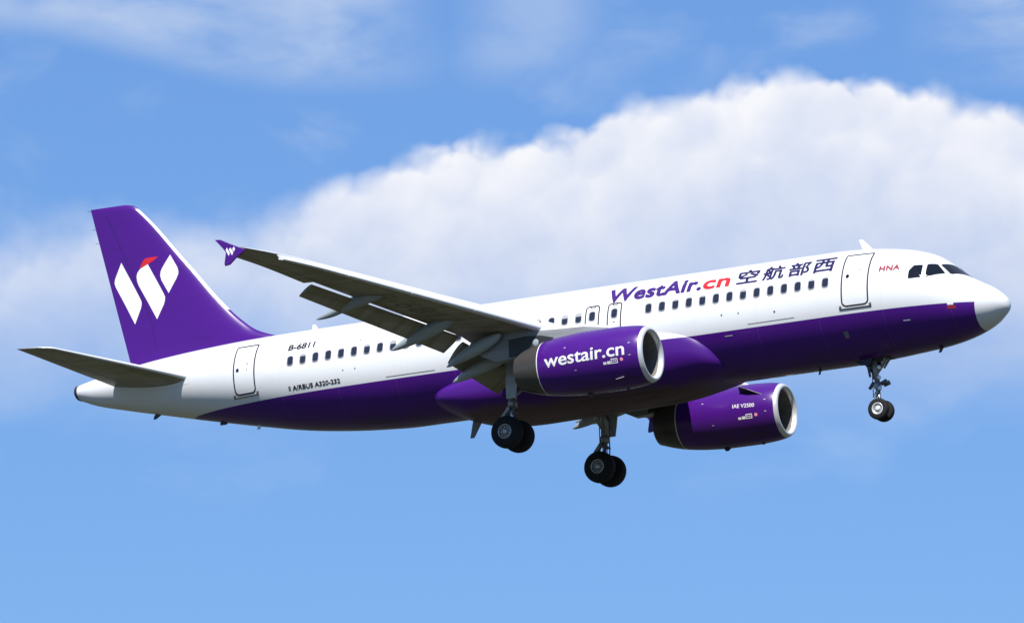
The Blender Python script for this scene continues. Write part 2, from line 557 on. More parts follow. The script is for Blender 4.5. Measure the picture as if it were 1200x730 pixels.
FS = np.array([
    (0.0, -0.616, -0.616, 0.0), (0.03, -0.47, -0.76, 0.15), (0.12, -0.335, -0.875, 0.32), (0.3, -0.15, -1.02, 0.54), (0.6, 0.08, -1.235, 0.81),
    (1.0, 0.309, -1.425, 1.05), (1.5, 0.608, -1.59, 1.28), (2.0, 1.056, -1.71, 1.47), (2.5, 1.421, -1.791, 1.62), (3.0, 1.639, -1.845, 1.73),
    (3.6, 1.804, -1.89, 1.83), (4.3, 1.933, -1.94, 1.9), (5.2, 2.037, -1.99, 1.95), (6.3, 2.095, -2.03, 1.975), (23.5, 2.095, -2.02, 1.975),
    (25.0, 2.092, -1.94, 1.965), (26.5, 2.088, -1.797, 1.93), (28.0, 2.084, -1.589, 1.85), (30.0, 2.056, -1.189, 1.67), (32.0, 1.972, -0.742, 1.41),
    (34.0, 1.829, -0.269, 1.08), (35.5, 1.652, 0.093, 0.8), (36.8, 1.444, 0.442, 0.53), (37.57, 1.279, 0.753, 0.36)])


@functools.lru_cache(maxsize=None)
def _fsec(x):
    t, b, w = (float(pchip(FS[:, 0], FS[:, k], x)) for k in (1, 2, 3))
    return (t + b) / 2, (t - b) / 2, w


def fsec(x):
    return _fsec(min(max(round(float(x), 6), 0.0), 37.57))


def fring(x, n=96, grow=0.0):
    zc, rz, w = fsec(x)
    return [(x, (w + grow) * math.cos(t), zc + (rz + grow) * math.sin(t)) for t in np.linspace(0, 2 * math.pi, n, endpoint=False)]


def on_skin(p, off=0.006):
    """snap a point near the fuselage onto its skin, lifted by off along the normal"""
    x, y, z = p
    zc, rz, w = fsec(x)
    a, b = y / w, (z - zc) / rz
    L = math.hypot(a, b)
    a, b = a / L, b / L
    n = np.array([0, a / w, b / rz])
    e = 0.01
    zc2, rz2, w2 = fsec(x + e)
    q0 = np.array([x, w * a, zc + rz * b])
    q1 = np.array([x + e, w2 * a, zc2 + rz2 * b])
    tx = (q1 - q0) / e
    tt = np.array([0, -w * b, rz * a])
    n = np.cross(tt, tx)
    n /= np.linalg.norm(n)
    if n[1] * a + n[2] * b < 0:
        n = -n
    return q0 + n * off


def skin(x, z, off=0.006, side=1):
    zc, rz, w = fsec(x)
    b = max(-0.999, min(0.999, (z - zc) / rz))
    return on_skin((x, side * w * math.sqrt(1 - b * b), z), off)


xs = np.r_[np.linspace(0, 1, 50) ** 2 * 3.0, np.linspace(3, 37.57, 170)[1:]]
mb = MB()
mb.loft([fring(max(x, 0.0005)) for x in xs], True)
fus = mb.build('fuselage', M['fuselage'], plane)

# auxiliary power unit exhaust at the end of the tail
mb = MB()
mb.loft([fring(37.45, 48, 0.012), fring(37.57, 48, 0.012), [(37.62, y * .8, 1.016 + (z - 1.016) * .8) for x, y, z in fring(37.57, 48)],
         [(37.40, y * .62, 1.016 + (z - 1.016) * .62) for x, y, z in fring(37.57, 48)]], True, 0, True, True)
mb.build('tail_exhaust', M['black'], fus, split=40)

# belly fairing
BF = np.array([(10.6, -1.0, -1.85, 1.30), (10.95, -0.52, -2.0, 1.69), (11.4, 0.0, -2.11, 1.88), (11.9, 0.36, -2.22, 1.96), (12.5, 0.60, -2.33, 2.005), (13.4, 0.78, -2.42, 2.03), (15.2, 0.70, -2.45, 2.08),
               (18.6, -0.20, -2.46, 2.15), (19.6, -0.40, -2.42, 2.16), (20.5, -0.62, -2.30, 2.13), (21.2, -0.84, -2.10, 2.03), (21.65, -1.0, -1.92, 1.84), (21.95, -1.16, -1.75, 1.5), (22.1, -1.3, -1.6, 1.1)])


def bring(x, n=80):
    t, b, w = (float(pchip(BF[:, 0], BF[:, k], x)) for k in (1, 2, 3))
    zc, rz = (t + b) / 2, (t - b) / 2
    out = []
    for a in np.linspace(0, 2 * math.pi, n, endpoint=False):
        c, s = math.cos(a), math.sin(a)
        ex = 2 / 2.5
        out.append((x, w * math.copysign(abs(c) ** ex, c), zc + rz * math.copysign(abs(s) ** ex, s)))
    return out


mb = MB()
mb.loft([bring(x) for x in np.r_[np.linspace(10.6, 14.2, 36), np.linspace(14.5, 19.5, 13), np.linspace(19.7, 22.1, 24)]], True, 0, True, True)
belly = mb.build('belly_fairing', M['fairing'], plane)


# ------------------------------------------------------------------ decals that lie on curved skins
def cut_mesh(bm, axis, step):
    co = [v.co[axis] for v in bm.verts]
    if not co:
        return
    lo, hi = min(co), max(co)
    k = math.ceil(lo / step)
    while k * step < hi:
        nrm = [0, 0, 0]
        nrm[axis] = 1
        pt = [0, 0, 0]
        pt[axis] = k * step
        bmesh.ops.bisect_plane(bm, geom=bm.verts[:] + bm.edges[:] + bm.faces[:], plane_co=pt, plane_no=nrm, dist=1e-6)
        k += 1


def decal(name, polys, mapper, mats, parent, step=0.08, mis=None, sub=None):
    """polys: lists of 2-D points; mapper(s, t, layer) -> 3-D point on a skin"""
    me = bpy.data.meshes.new(name)
    out = bmesh.new()
    for k, poly in enumerate(polys):
        bm = bmesh.new()
        vs_ = [bm.verts.new((p[0], p[1], 0)) for p in poly]
        f = bm.faces.new(vs_)
        bmesh.ops.triangulate(bm, faces=[f])
        cut_mesh(bm, 1, step)
        cut_mesh(bm, 0, step * 3)
        mp = {}
        for v in bm.verts:
            mp[v] = out.verts.new(tuple(mapper(v.co.x, v.co.y, k)))
        for f in bm.faces:
            try:
                nf = out.faces.new([mp[v] for v in f.verts])
                nf.material_index = mis[k] if mis else 0
                nf.smooth = True
            except ValueError:
                pass
        bm.free()
    bmesh.ops.recalc_face_normals(out, faces=out.faces)
    out.to_mesh(me)
    out.free()
    for mm in (mats if isinstance(mats, (list, tuple)) else [mats]):
        me.materials.append(mm)
    o = bpy.data.objects.new(name, me)
    COL.objects.link(o)
    o.parent = parent
    return o


def text_mesh(body, offset=0.0, shear=0.0, spacing=1.0):
    cu = bpy.data.curves.new('tmp', 'FONT')
    cu.body = body
    cu.size = 1.0
    cu.offset = offset
    cu.shear = shear
    cu.space_character = spacing
    cu.resolution_u = 5
    ob = bpy.data.objects.new('tmp', cu)
    COL.objects.link(ob)
    dg = bpy.context.evaluated_depsgraph_get()
    dg.update()
    me = bpy.data.meshes.new_from_object(ob.evaluated_get(dg))
    vv = [tuple(v.co[:2]) for v in me.vertices]
    ff = [tuple(p.vertices) for p in me.polygons]
    bpy.data.objects.remove(ob)
    bpy.data.curves.remove(cu)
    bpy.data.meshes.remove(me)
    return vv, ff


def lettering(name, body, mapper, mt, parent, width, height=None, offset=0.0, shear=0.0, spacing=1.0, step=0.07, label=None, bold=0.0):
    """text fitted to width x height (metres), then laid on a skin by mapper(s, t)"""
    vv, ff = text_mesh(body, offset, shear, spacing)
    x0, x1 = min(v[0] for v in vv), max(v[0] for v in vv)
    y0, y1 = min(v[1] for v in vv), max(v[1] for v in vv)
    sx = width / (x1 - x0)
    sy = height / (y1 - y0) if height else sx
    bm = bmesh.new()
    bv = [bm.verts.new(((a - x0) * sx, (b - y0) * sy, 0)) for a, b in vv]
    for f in ff:
        try:
            bm.faces.new([bv[i] for i in f])
        except ValueError:
            pass
    bmesh.ops.triangulate(bm, faces=bm.faces[:])
    cut_mesh(bm, 1, step)
    cut_mesh(bm, 0, 0.3)
    src_v = [(v.co.x, v.co.y) for v in bm.verts]
    bm.verts.index_update()
    src_f = [[v.index for v in f.verts] for f in bm.faces]
    bm.free()
    bm = bmesh.new()
    shifts = [(0, 0)] if not bold else [(bold * math.cos(a), bold * math.sin(a)) for a in np.linspace(0, 2 * math.pi, 8, endpoint=False)]
    for k, (hx, hz) in enumerate(shifts):          # coats of paint, each a hair above the last
        nv = []
        for a, b in src_v:
            p, p2 = (np.array(mapper(a + hx + d_, b + hz)) for d_ in (0, 0.02))
            p3 = np.array(mapper(a + hx, b + hz + 0.02))
            nrm = np.cross(p2 - p, p3 - p)
            nrm /= np.linalg.norm(nrm)
            if nrm[1] < 0:
                nrm = -nrm
            nv.append(bm.verts.new([float(c) for c in p + nrm * 0.0012 * k]))
        for f in src_f:
            bm.faces.new([nv[i] for i in f])
    bmesh.ops.recalc_face_normals(bm, faces=bm.faces)
    me = bpy.data.meshes.new(name)
    bm.to_mesh(me)
    bm.free()
    me.materials.append(mt)
    o = bpy.data.objects.new(name, me)
    COL.objects.link(o)
    o.parent = parent
    if label:
        o['label'] = label
    return o


def rrect(x0, x1, z0, z1, r, n=5, rt=None):
    rt = r if rt is None else rt
    pts = []
    for cx, cz, a0, q in ((x1 - r, z0 + r, -90, r), (x1 - rt, z1 - rt, 0, rt), (x0 + rt, z1 - rt, 90, rt), (x0 + r, z0 + r, 180, r)):
        for a in np.linspace(a0, a0 + 90, n):
            pts.append((cx + q * math.cos(math.radians(a)), cz + q * math.sin(math.radians(a))))
    return pts


def ribbon(name_mb, pts, w, mapper, closed=True, mi=0):
    """a narrow band centred on a 2-D polyline, mapped onto a skin"""
    P_ = [np.array(p, float) for p in pts]
    if closed:
        P_ = P_ + [P_[0]]
    dense = []
    for a, b in zip(P_[:-1], P_[1:]):
        k = max(1, int(np.linalg.norm(b - a) / 0.08))
        dense += [a + (b - a) * i / k for i in range(k)]
    dense.append(P_[-1])
    L_, R_ = [], []
    n = len(dense)
    for i, p in enumerate(dense):
        a = dense[i - 1] if i > 0 else (dense[-2] if closed else dense[0])
        b = dense[i + 1] if i < n - 1 else (dense[1] if closed else dense[-1])
        t = b - a
        t = t / (np.linalg.norm(t) + 1e-9)
        nn = np.array([-t[1], t[0]])
        L_.append(mapper(*(p + nn * w / 2)))
        R_.append(mapper(*(p - nn * w / 2)))
    name_mb.loft([L_, R_], False, mi)


# cabin windows
win_x = [6.207 + 0.5305 * i for i in range(14)] + [15.885] + [16.43 + 0.534 * i for i in range(22)]


def window_mesh(x, shade, z0=0.64, w=0.145, h=0.205):
    mb_ = MB()
    mp = lambda o_: (lambda s, t: skin(x + s, z0 + t, o_))
    outer, inner = rrect(-w, w, -h, h, 0.11, 5), rrect(-w + .03, w - .03, -h + .035, h - .035, 0.09, 5)
    a = mb_.verts([mp(0.010)(*p) for p in outer])
    a0 = mb_.verts([mp(-0.01)(*p) for p in outer])
    b = mb_.verts([mp(0.008)(*p) for p in inner])
    n = len(outer)
    for i in range(n):
        j = (i + 1) % n
        mb_.face((a[i], a[j], b[j], b[i]), 0)
        mb_.face((a0[i], a0[j], a[j], a[i]), 0)
    zt = h * 0.92 - shade * 2 * h
    for lo, hi, mi in ((-h + .03, zt, 1), (zt, h - .03, 2)):
        if hi - lo < 0.02:
            continue
        ks = lo + (hi - lo) * (1 - np.cos(np.linspace(0, math.pi, 11))) / 2
        rows = []
        for t in ks:
            hw_ = w - .03
            r = 0.085
            e = max(0, abs(t) - (h - .03 - r))
            e = min(e, r)
            hw_ = hw_ - r + math.sqrt(max(0, r * r - e * e))
            rows.append([mp(0.006)(s, t) for s in np.linspace(-hw_, hw_, 4)])
        mb_.loft(rows, False, mi)
    return mb_


rs = random.Random(9)
for i, x in enumerate(win_x):
    s = rs.choice((0, 0, 0, .08, .14, .2)) if i < 14 else rs.choice((0, 0, .1, .2, .3))
    o = window_mesh(x, s).build('cabin_window', [M['rim'], M['pane_blue'], M['pane_shade']], fus)


# doors
def make_door(name, x0, x1, z0, z1, rb, rt, wx, wz, sill=True, lean=0.0):
    mb_ = MB()
    mp = lambda o_: (lambda s, t: skin(s + lean * max(0, t - 0.6) ** 2, t, o_))
    poly = rrect(x0, x1, z0, z1, rb, 6, rt)
    # panel, a little proud of the skin
    rows = []
    for t in np.linspace(z0 + .01, z1 - .01, 26):
        e = 0
        if t < z0 + rb:
            e = rb - math.sqrt(max(0, rb * rb - (z0 + rb - t) ** 2))
        if t > z1 - rt:
            e = rt - math.sqrt(max(0, rt * rt - (t - z1 + rt) ** 2))
        rows.append([mp(0.004)(s, t) for s in np.linspace(x0 + e, x1 - e, 8)])
    mb_.loft(rows, False, 0)
    ribbon(mb_, poly, 0.055, mp(0.008), True, 1)
    if wx:
        c = [(wx + .065 * math.cos(a), wz + .075 * math.sin(a)) for a in np.linspace(0, 2 * math.pi, 16, endpoint=False)]
        mb_.face(mb_.verts([mp(0.009)(*p) for p in c]), 2)
        for hx, hz, hw_, hh in ((wx - .42, wz + .18, .1, .02), (wx - .42, wz + .23, .06, .02), (wx - .4, wz - .02, .03, .07)):
            mb_.face(mb_.verts([mp(0.009)(hx + a * hw_ / 2, hz + b * hh / 2) for a, b in ((-1, -1), (1, -1), (1, 1), (-1, 1))]), 3)
    if sill:
        rows = []
        for t, o_ in ((z0 - .065, .004), (z0 - .07, .03), (z0 - .105, .03), (z0 - .11, .004)):
            rows.append([skin(s, t, o_) for s in np.linspace(x0 - .07, x1 + .07, 12)])
        mb_.loft(rows, False, 4)
        for xe in (x0 - .07, x1 + .07):
            rows = []
            for t, o_ in ((z0 + .03, .004), (z0 + .02, .03), (z0 - .10, .03), (z0 - .108, .004)):
                rows.append([skin(xe + s, t, o_) for s in (-.045, 0, .045)])
            mb_.loft(rows, False, 4)
    return mb_.build(name, [M['door_white'], M['line'], M['glass'], M['softline'], M['scuff']], fus)


d1 = make_door('passenger_door', 4.60, 5.58, -0.33, 1.64, 0.17, 0.04, 5.37, 0.76)
d1['label'] = 'white front passenger door with rounded lower corners behind the cockpit'
d4 = make_door('passenger_door', 29.20, 30.10, -0.29, 1.55, 0.17, 0.04, 29.93, 0.60)
d4['label'] = 'white rear passenger door outlined in dark grey near the tail'


def overwing_exit(xc):
    mb_ = MB()
    mp = lambda o_: (lambda s, t: skin(xc + s, t, o_))
    rows = [[mp(0.004)(s, t) for s in np.linspace(-.25, .25, 5)] for t in np.linspace(0.0, 1.0, 14)]
    mb_.loft(rows, False, 0)
    ribbon(mb_, rrect(-.26, .26, -0.02, 1.03, 0.05, 4, 0.11), 0.05, mp(0.008), True, 1)
    ribbon(mb_, [(-.10, 1.0), (-.05, .95), (.05, .95), (.10, 1.0)], 0.03, mp(0.009), False, 1)
    for q in (window_mesh(xc, 0.05),):
        i0 = len(mb_.v)
        mb_.v += q.v
        mb_.f += [tuple(k + i0 for k in f) for f in q.f]
        mb_.mi += [k + 2 for k in q.mi]
        mb_.sm += q.sm
    mb_.face(mb_.verts([mp(0.009)(a * .045, .30 + b * .02) for a, b in ((-1, -1), (1, -1), (1, 1), (-1, 1))]), 5)
    return mb_.build('overwing_exit', [M['door_white'], M['line'], M['rim'], M['pane_blue'], M['pane_shade'], M['softline']], fus)


overwing_exit(15.34)
overwing_exit(14.46)

# cockpit windows: 3-D corner points on the nose
CW = [[(2.985, 1.40, .90), (2.70, 1.30, .90), (2.69, 1.56, .425), (3.13, 1.68, .415), (3.125, 1.57, .70)],
      [(2.545, 1.20, .925), (2.265, .98, .93), (1.95, 1.107, .54), (2.535, 1.51, .415)],
      [(2.17, .89, .92), (1.85, .10, .98), (1.40, .10, .515), (1.79, .93, .495)]]
for side in (1, -1):
    for corners in CW:
        pts = [np.array(c) * (1, side, 1) for c in corners]
        c = sum(pts) / len(pts)
        mb_ = MB()
        n = len(pts)
        edge = []
        for i in range(n):
            a, b = pts[i], pts[(i + 1) % n]
            # small corner rounding
            for t in (0.07, 0.2, 0.4, 0.6, 0.8, 0.93):
                edge.append(a + (b - a) * t)
        rings = []
        for k in (1.045, 1.0):
            rings.append([on_skin(c + (e - c) * k, 0.010 if k > 1 else 0.016) for e in edge])
        mb_.loft(rings, True, 1)
        rings = [[on_skin(c + (e - c) * k, 0.016) for e in edge] for k in (1.0, .9, .8, .7, .6, .5, .4, .3, .2, .1, .01)]
        mb_.loft(rings, True, 0)
        mb_.build('cockpit_window', [M['glass'], M['line']], fus)

# lettering on the side of the fuselage (reads from tail to nose)
def side_text(x0, z0, slope=0.0, lean=0.0):
    return lambda s, t: skin(x0 - s - 0.0 * t, z0 + t + slope * s, 0.006)


lettering('airline_lettering', 'WestAir.', side_text(14.80, 1.09, -0.003), M['ink_purple'], fus, 3.66, 0.54, offset=0.010, shear=0.04, spacing=1.05, bold=0.024)
lettering('airline_lettering', 'cn', side_text(11.04, 1.075), M['ink_red'], fus, 1.02, 0.345, offset=0.010, shear=0.04, spacing=1.04, bold=0.020)
for ch, xx in (('空', 9.72), ('航', 8.72), ('部', 7.72), ('西', 6.76)):
    lettering('airline_lettering', ch, side_text(xx, 1.08), M['ink_navy'], fus, 0.80, 0.56, offset=0.004, shear=0.02, bold=0.014)
lettering('company_lettering', 'HNA', side_text(4.20, 0.80), M['ink_crimson'], fus, 0.72, 0.19, offset=0.006, shear=0.04, bold=0.012, spacing=1.1)
lettering('registration_lettering', 'B-6811', side_text(27.80, 1.06), M['ink_black'], fus, 1.10, 0.23, offset=0.006, shear=0.06, bold=0.008)
lettering('type_lettering', 'AIRBUS A320-232', side_text(27.60, -0.455), M['ink_black'], fus, 2.02, 0.155, offset=0.004, bold=0.004)


def fus_mark(name, quads, mts, mis=None):
    mb_ = MB()
    for k, (x0, x1, z0, z1) in enumerate(quads):
        rows = [[skin(x, z, 0.007) for x in np.linspace(x0, x1, max(2, int((x1 - x0) / .3)))] for z in np.linspace(z0, z1, 3)]
        mb_.loft(rows, False, mis[k] if mis else 0)
    return mb_.build(name, mts, fus)


fus_mark('nose_placard', [(1.62, 1.82, -.665, -.575), (1.55, 1.84, -.80, -.685)], [M['ink_white'], M['ink_crimson']], [0, 1])
fus_mark('seam_mark', [(7.45, 9.25, -.475, -.455)], M['softline'])
fus_mark('seam_mark', [(21.7, 23.7, -.505, -.485)], M['softline'])
fus_mark('small_vent', [(8.15, 8.21, -.20, -.13)], M['line'])
fus_mark('small_vent', [(10.2, 10.26, -.05, .02)], M['softline'])
fus_mark('small_vent', [(9.55, 9.60, -.06, .0)], M['softline'])
fus_mark('small_vent', [(24.9, 24.95, -.05, 0.0)], M['softline'])
fus_mark('small_vent', [(25.4, 25.45, -.05, 0.0)], M['softline'])
fus_mark('small_vent', [(24.75, 24.8, 1.05, 1.1)], M['softline'])
fus_mark('emblem_mark', [(27.68, 27.78, -.45, -.30)], M['softline'])
fus_mark('static_port', [(3.2, 3.45, -1.05, -1.02)], M['ink_white'])
fus_mark('static_port', [(9.9, 10.2, -.78, -.75)], M['rim'])
fus_mark('static_port', [(5.55, 5.72, -1.36, -1.15)], M['softline'])


# antennas and drain masts
def blade(name, base_x, tip_x, z0, z1, cb, ct, y=0.0, mt='white', parent=fus, t=0.05):
    mb_ = MB()
    mb_.slab([(base_x, y, z0), (base_x + cb, y, z0), (tip_x + ct, y, z1), (tip_x, y, z1)], (0, 1, 0), t)
    return mb_.build(name, M[mt], parent, bevel=0.015)


blade('blade_antenna', 5.05, 5.50, 2.0, 2.47, 0.42, 0.14)
blade('blade_antenna', 27.35, 27.50, 2.05, 2.32, 0.30, 0.12)
blade('blade_antenna', 20.75, 21.15, -2.1, -2.75, 0.42, 0.16, mt='softline')
blade('blade_antenna', 2.55, 2.70, -1.75, -2.0, 0.16, 0.1, mt='black')
blade('drain_mast', 7.3, 7.38, -2.0, -2.2, 0.1, 0.06, mt='black')
blade('drain_mast', 29.7, 29.85, -1.1, -1.36, 0.2, 0.10, y=0.2, mt='ink_white')
blade('drain_mast', 34.0, 34.3, -0.2, -0.38, 0.35, 0.12, mt='black')
blade('drain_mast', 31.2, 31.35, -0.85, -0.96, 0.4, 0.25, mt='black')


# ------------------------------------------------------------------ sections for the wings and the tail
def yt(t, th_):
    return 5 * th_ * (0.2969 * math.sqrt(max(t, 0)) - 0.1260 * t - 0.3516 * t * t + 0.2843 * t ** 3 - 0.1036 * t ** 4)


def cam_z(t):
    return 0.06 * t * (1 - t) + 0.03 * t * t * (1 - t)


def foil(th_, t0u=0.0, t1u=1.0, t1l=1.0, n=22, camber=1.0):
    """closed loop: lower surface from the back to the nose, then upper to the back"""
    lo = [((1 - math.cos(math.pi * k / n)) / 2 * t1l) for k in range(n, -1, -1)]
    up = [((1 - math.cos(math.pi * k / n)) / 2 * t1u) for k in range(1, n + 1)]
    return [(t, camber * cam_z(t) - yt(t, th_)) for t in lo] + [(t, camber * cam_z(t) + yt(t, th_)) for t in up]


# wing planform (starboard)
def w_le(y):
    return 15.55 + 0.512 * (y - 5.75)


def w_te(y):
    return 21.30 + 0.257 * (y - 12.7) - 0.45 * max(0, y - 16) ** 2 if y >= 5.9 else 19.55 + (5.9 - y) * 0.03


def w_z(y):
    z = -0.31 + 0.137 * (y - 6)
    if y > 14:
        z -= 0.018 * (y - 14) ** 2
    if y < 5.75:
        z -= 0.05 * (5.75 - y)
    return z


def w_th(y):
    return 0.15 - 0.035 * min(1, max(0, (y - 2) / 5)) - 0.010 * max(0, (y - 7) / 10)


def w_sec(y, prof):
    c = w_te(y) - w_le(y)
    return [(w_le(y) + a * c, y, w_z(y) + b * c) for a, b in prof]


def w_low(x, y, off=0.006):
    c = w_te(y) - w_le(y)
    t = (x - w_le(y)) / c
    return (x, y, w_z(y) + (cam_z(t) - yt(t, w_th(y))) * c - off)


def span(y0, y1, n):
    return np.linspace(y0, y1, n)


def wing_mb():
    mb_ = MB()
    nl = 22
    def mif(a, b):
        return 0 if b < nl - 1 else 1
    for y0, y1, tu, tl, n in ((1.2, 5.9, (0.81, 0.79), -.02, 10), (5.9, 12.7, (0.79, 0.845), -.02, 12), (12.7, 17.0, (1.0, 1.0), 0, 12)):
        rings = [w_sec(y, foil(w_th(y), 0, tu[0] + (tu[1] - tu[0]) * (y - y0) / (y1 - y0), tu[0] + (tu[1] - tu[0]) * (y - y0) / (y1 - y0) + tl, nl)) for y in span(y0, y1, n)]
        mb_.loft(rings, True, 0, True, True, True, mif)
    # rounded tip
    tip = w_sec(17.0, foil(w_th(17), 0, 1, 1, nl))
    return mb_


def slat_mb(y0, y1):
    mb_ = MB()
    rings = []
    for y in span(y0, y1, 8):
        c = w_te(y) - w_le(y)
        cs = max(0.52, min(0.62, 0.17 * c)) / c
        th_ = w_th(y)
        outer = [(t, cam_z(t) - yt(t, th_)) for t in (cs * .40, cs * .28, cs * .16, cs * .07, cs * .02)] + [(0.0, 0.0)] + \
                [(t, cam_z(t) + yt(t, th_)) for t in (cs * .02, cs * .06, cs * .14, cs * .26, cs * .42, cs * .6, cs * .8, cs)]
        inner = [(t, cam_z(t) + yt(t, th_) * k) for t, k in ((cs * .99, .93), (cs * .8, .72), (cs * .6, .5), (cs * .45, .25), (cs * .38, -.2), (cs * .40, -.7))]
        ring = []
        for a, b in outer + inner:
            b *= 1.08
            qx = a * c * math.cos(0.40) - b * c * math.sin(0.40)
            qz = a * c * math.sin(0.40) + b * c * math.cos(0.40)
            ring.append((w_le(y) - 0.22 + qx, y, w_z(y) - 0.22 + qz))
        rings.append(ring)
    mb_.loft(rings, True, 0, True, True)
    return mb_


def flap_mb(p0, p1, c0, c1, a0, a1, n=8):
    """p0, p1 trailing-edge points; chord and deflection at each end"""
    mb_ = MB()
    rings = []
    for k in np.linspace(0, 1, n):
        te = np.array(p0) * (1 - k) + np.array(p1) * k
        c = c0 * (1 - k) + c1 * k
        a = math.radians(a0 * (1 - k) + a1 * k)
        ring = []
        for t, z in foil(0.15, 0, 1, 1, 14, 0.6):
            dx, dz = (t - 1) * c, z * c
            ring.append((te[0] + dx * math.cos(a) + dz * math.sin(a), te[1], te[2] - dx * math.sin(a) + dz * math.cos(a)))
        rings.append(ring)
    mb_.loft(rings, True, 0, True, True)
    return mb_


def canoe_mb(pts, w, h):
    """pts: centre line, first point under the wing, last the pointed tail"""
    mb_ = MB()
    pts = [np.array(p, float) for p in pts]
    n = 22
    rings = []
    cum = [0]
    for a, b in zip(pts[:-1], pts[1:]):
        cum.append(cum[-1] + np.linalg.norm(b - a))
    cum = np.array(cum) / cum[-1]
    for k in np.linspace(0.0, 1.0, n):
        c = np.array([pchip(cum, [p[i] for p in pts], k) for i in range(3)])
        s = (math.sin(math.pi * min(1, k ** 0.75 + 0.0)) ** 0.62) if 0 < k < 1 else 0.02
        s = max(s, 0.03)
        if k > 0.5:
            s *= 1.0
        rings.append([(c[0], c[1] + w / 2 * s * math.cos(t), c[2] + h / 2 * s * math.sin(t)) for t in np.linspace(0, 2 * math.pi, 20, endpoint=False)])
    mb_.loft(rings, True, 0, True, True)
    return mb_


FENCE = [(22.36, 1.44), (22.177, 1.415), (21.815, 1.225), (21.224, .932), (21.547, .75), (21.855, .507), (22.039, .487), (22.06, .564), (21.991, .947), (22.13, 1.116)]
FENCE = [(22.42, 1.45), (22.20, 1.425), (21.815, 1.225), (21.20, .932), (21.547, .75), (21.855, .497), (22.05, .475), (22.065, .56), (21.995, .947), (22.12, 1.116)]


def fence_mb():
    mb_ = MB()
    mb_.slab([(x, 17.04, z) for x, z in FENCE], (0, 1, 0), 0.07)
    return mb_


LOGO = {'p1': [(35.57, 5.75), (35.15, 4.97), (34.8, 4.3), (34.73, 4.15), (34.72, 4.04), (34.76, 3.89), (35.05, 3.32), (35.45, 4.09), (35.86, 4.85), (35.91, 5.01), (35.88, 5.16)],
        'p2': [(34.4, 5.52), (34.08, 4.94), (33.75, 4.33), (33.68, 4.17), (33.69, 4.04), (33.74, 3.89), (34.06, 3.37), (34.45, 4.09), (34.83, 4.77), (34.89, 4.94), (34.91, 5.12), (34.87, 5.25), (34.74, 5.39)],
        'red': [(34.76, 5.41), (34.69, 5.54), (34.6, 5.68), (34.51, 5.75), (34.35, 5.77), (33.94, 5.75), (34.11, 5.65), (34.26, 5.57), (34.4, 5.52), (34.59, 5.46)],
        'p3': [(33.45, 5.76), (33.15, 5.24), (33.1, 5.07), (33.11, 4.96), (33.19, 4.79), (33.52, 4.29), (33.82, 4.82), (33.87, 5.0), (33.85, 5.16), (33.8, 5.26)]}


def side_build(mb_, s, name, mats, parent, **kw):
    return (mb_ if s > 0 else mirror(mb_)).build(name, mats, parent, **kw)


FAIRINGS = [([(19.0, 10.7, .42), (19.9, 10.7, .26), (20.7, 10.7, .10), (21.3, 10.7, -.10), (21.9, 10.7, -.25)], .40, .46),
            ([(18.0, 7.5, -.12), (19.0, 7.5, -.40), (19.7, 7.5, -.62), (20.2, 7.5, -.80), (20.62, 7.5, -.95)], .44, .52),
            ([(16.9, 6.15, -.62), (17.6, 6.1, -.86), (18.2, 6.05, -1.05), (18.8, 6.0, -1.27), (19.22, 5.95, -1.45)], .44, .5),
            ([(17.0, 4.9, -.95), (17.8, 4.9, -1.18), (18.5, 4.9, -1.40), (19.1, 4.9, -1.62), (19.52, 4.9, -1.78)], .5, .56)]

wings = {}
for s in (1, -1):
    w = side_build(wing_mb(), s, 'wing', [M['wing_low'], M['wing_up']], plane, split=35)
    w['label'] = 'starboard wing seen from below with flaps down' if s > 0 else 'port wing mostly hidden beyond the belly'
    wings[s] = w
    for y0, y1 in ((2.5, 5.50), (5.85, 8.5), (8.53, 10.9), (10.93, 13.3), (13.33, 15.75)):
        side_build(slat_mb(y0, y1), s, 'slat', M['slat'], w, split=40)
    side_build(flap_mb((21.52, 12.68, .17), (19.31, 5.95, -.93), 0.64, 0.83, 33, 42), s, 'flap', M['flap'], w, split=50)
    side_build(flap_mb((19.22, 5.85, -1.28), (19.05, 2.2, -1.80), 0.95, 1.05, 46, 44), s, 'flap', M['flap'], w, split=50)
    for pts, ww, hh in FAIRINGS:
        side_build(canoe_mb(pts, ww, hh), s, 'flap_track_fairing', M['canoe'], w)
    f = side_build(fence_mb(), s, 'wingtip_fence', M['purple'], w, bevel=0.02)
    # small emblem repeated on the fence
    if s > 0:
        def fm(a, b, k):
            return (21.80 + (a - 34.45) * 0.128, 17.081, 0.96 + (b - 4.55) * 0.128)
        decal('emblem', [LOGO['p1'], LOGO['p2'], LOGO['p3']], fm, M['ink_white'], w, 0.2)
    # aileron hinge seam on the underside
    mb = MB()
    ribbon(mb, [(w_le(y) + .74 * (w_te(y) - w_le(y)), y) for y in (12.75, 14, 15.2, 16.3)], 0.03, lambda a, b: w_low(a, b, 0.004), False)
    side_build(mb, s, 'aileron_seam', M['ink_black'], w)


# registration painted under the starboard wing, letter tops towards the leading edge
def under_wing(sx_, t):
    y = 10.9 - sx_
    x = w_le(y) + 0.60 * (w_te(y) - w_le(y)) - t
    return w_low(x, y, 0.005)


lettering('registration_lettering', 'B-6811', under_wing, M['ink_grey'], wings[1], 3.3, 0.95, offset=0.0, spacing=1.1)

# ------------------------------------------------------------------ tail fin
FIN_Z = [1.5, 2.0, 7.93]


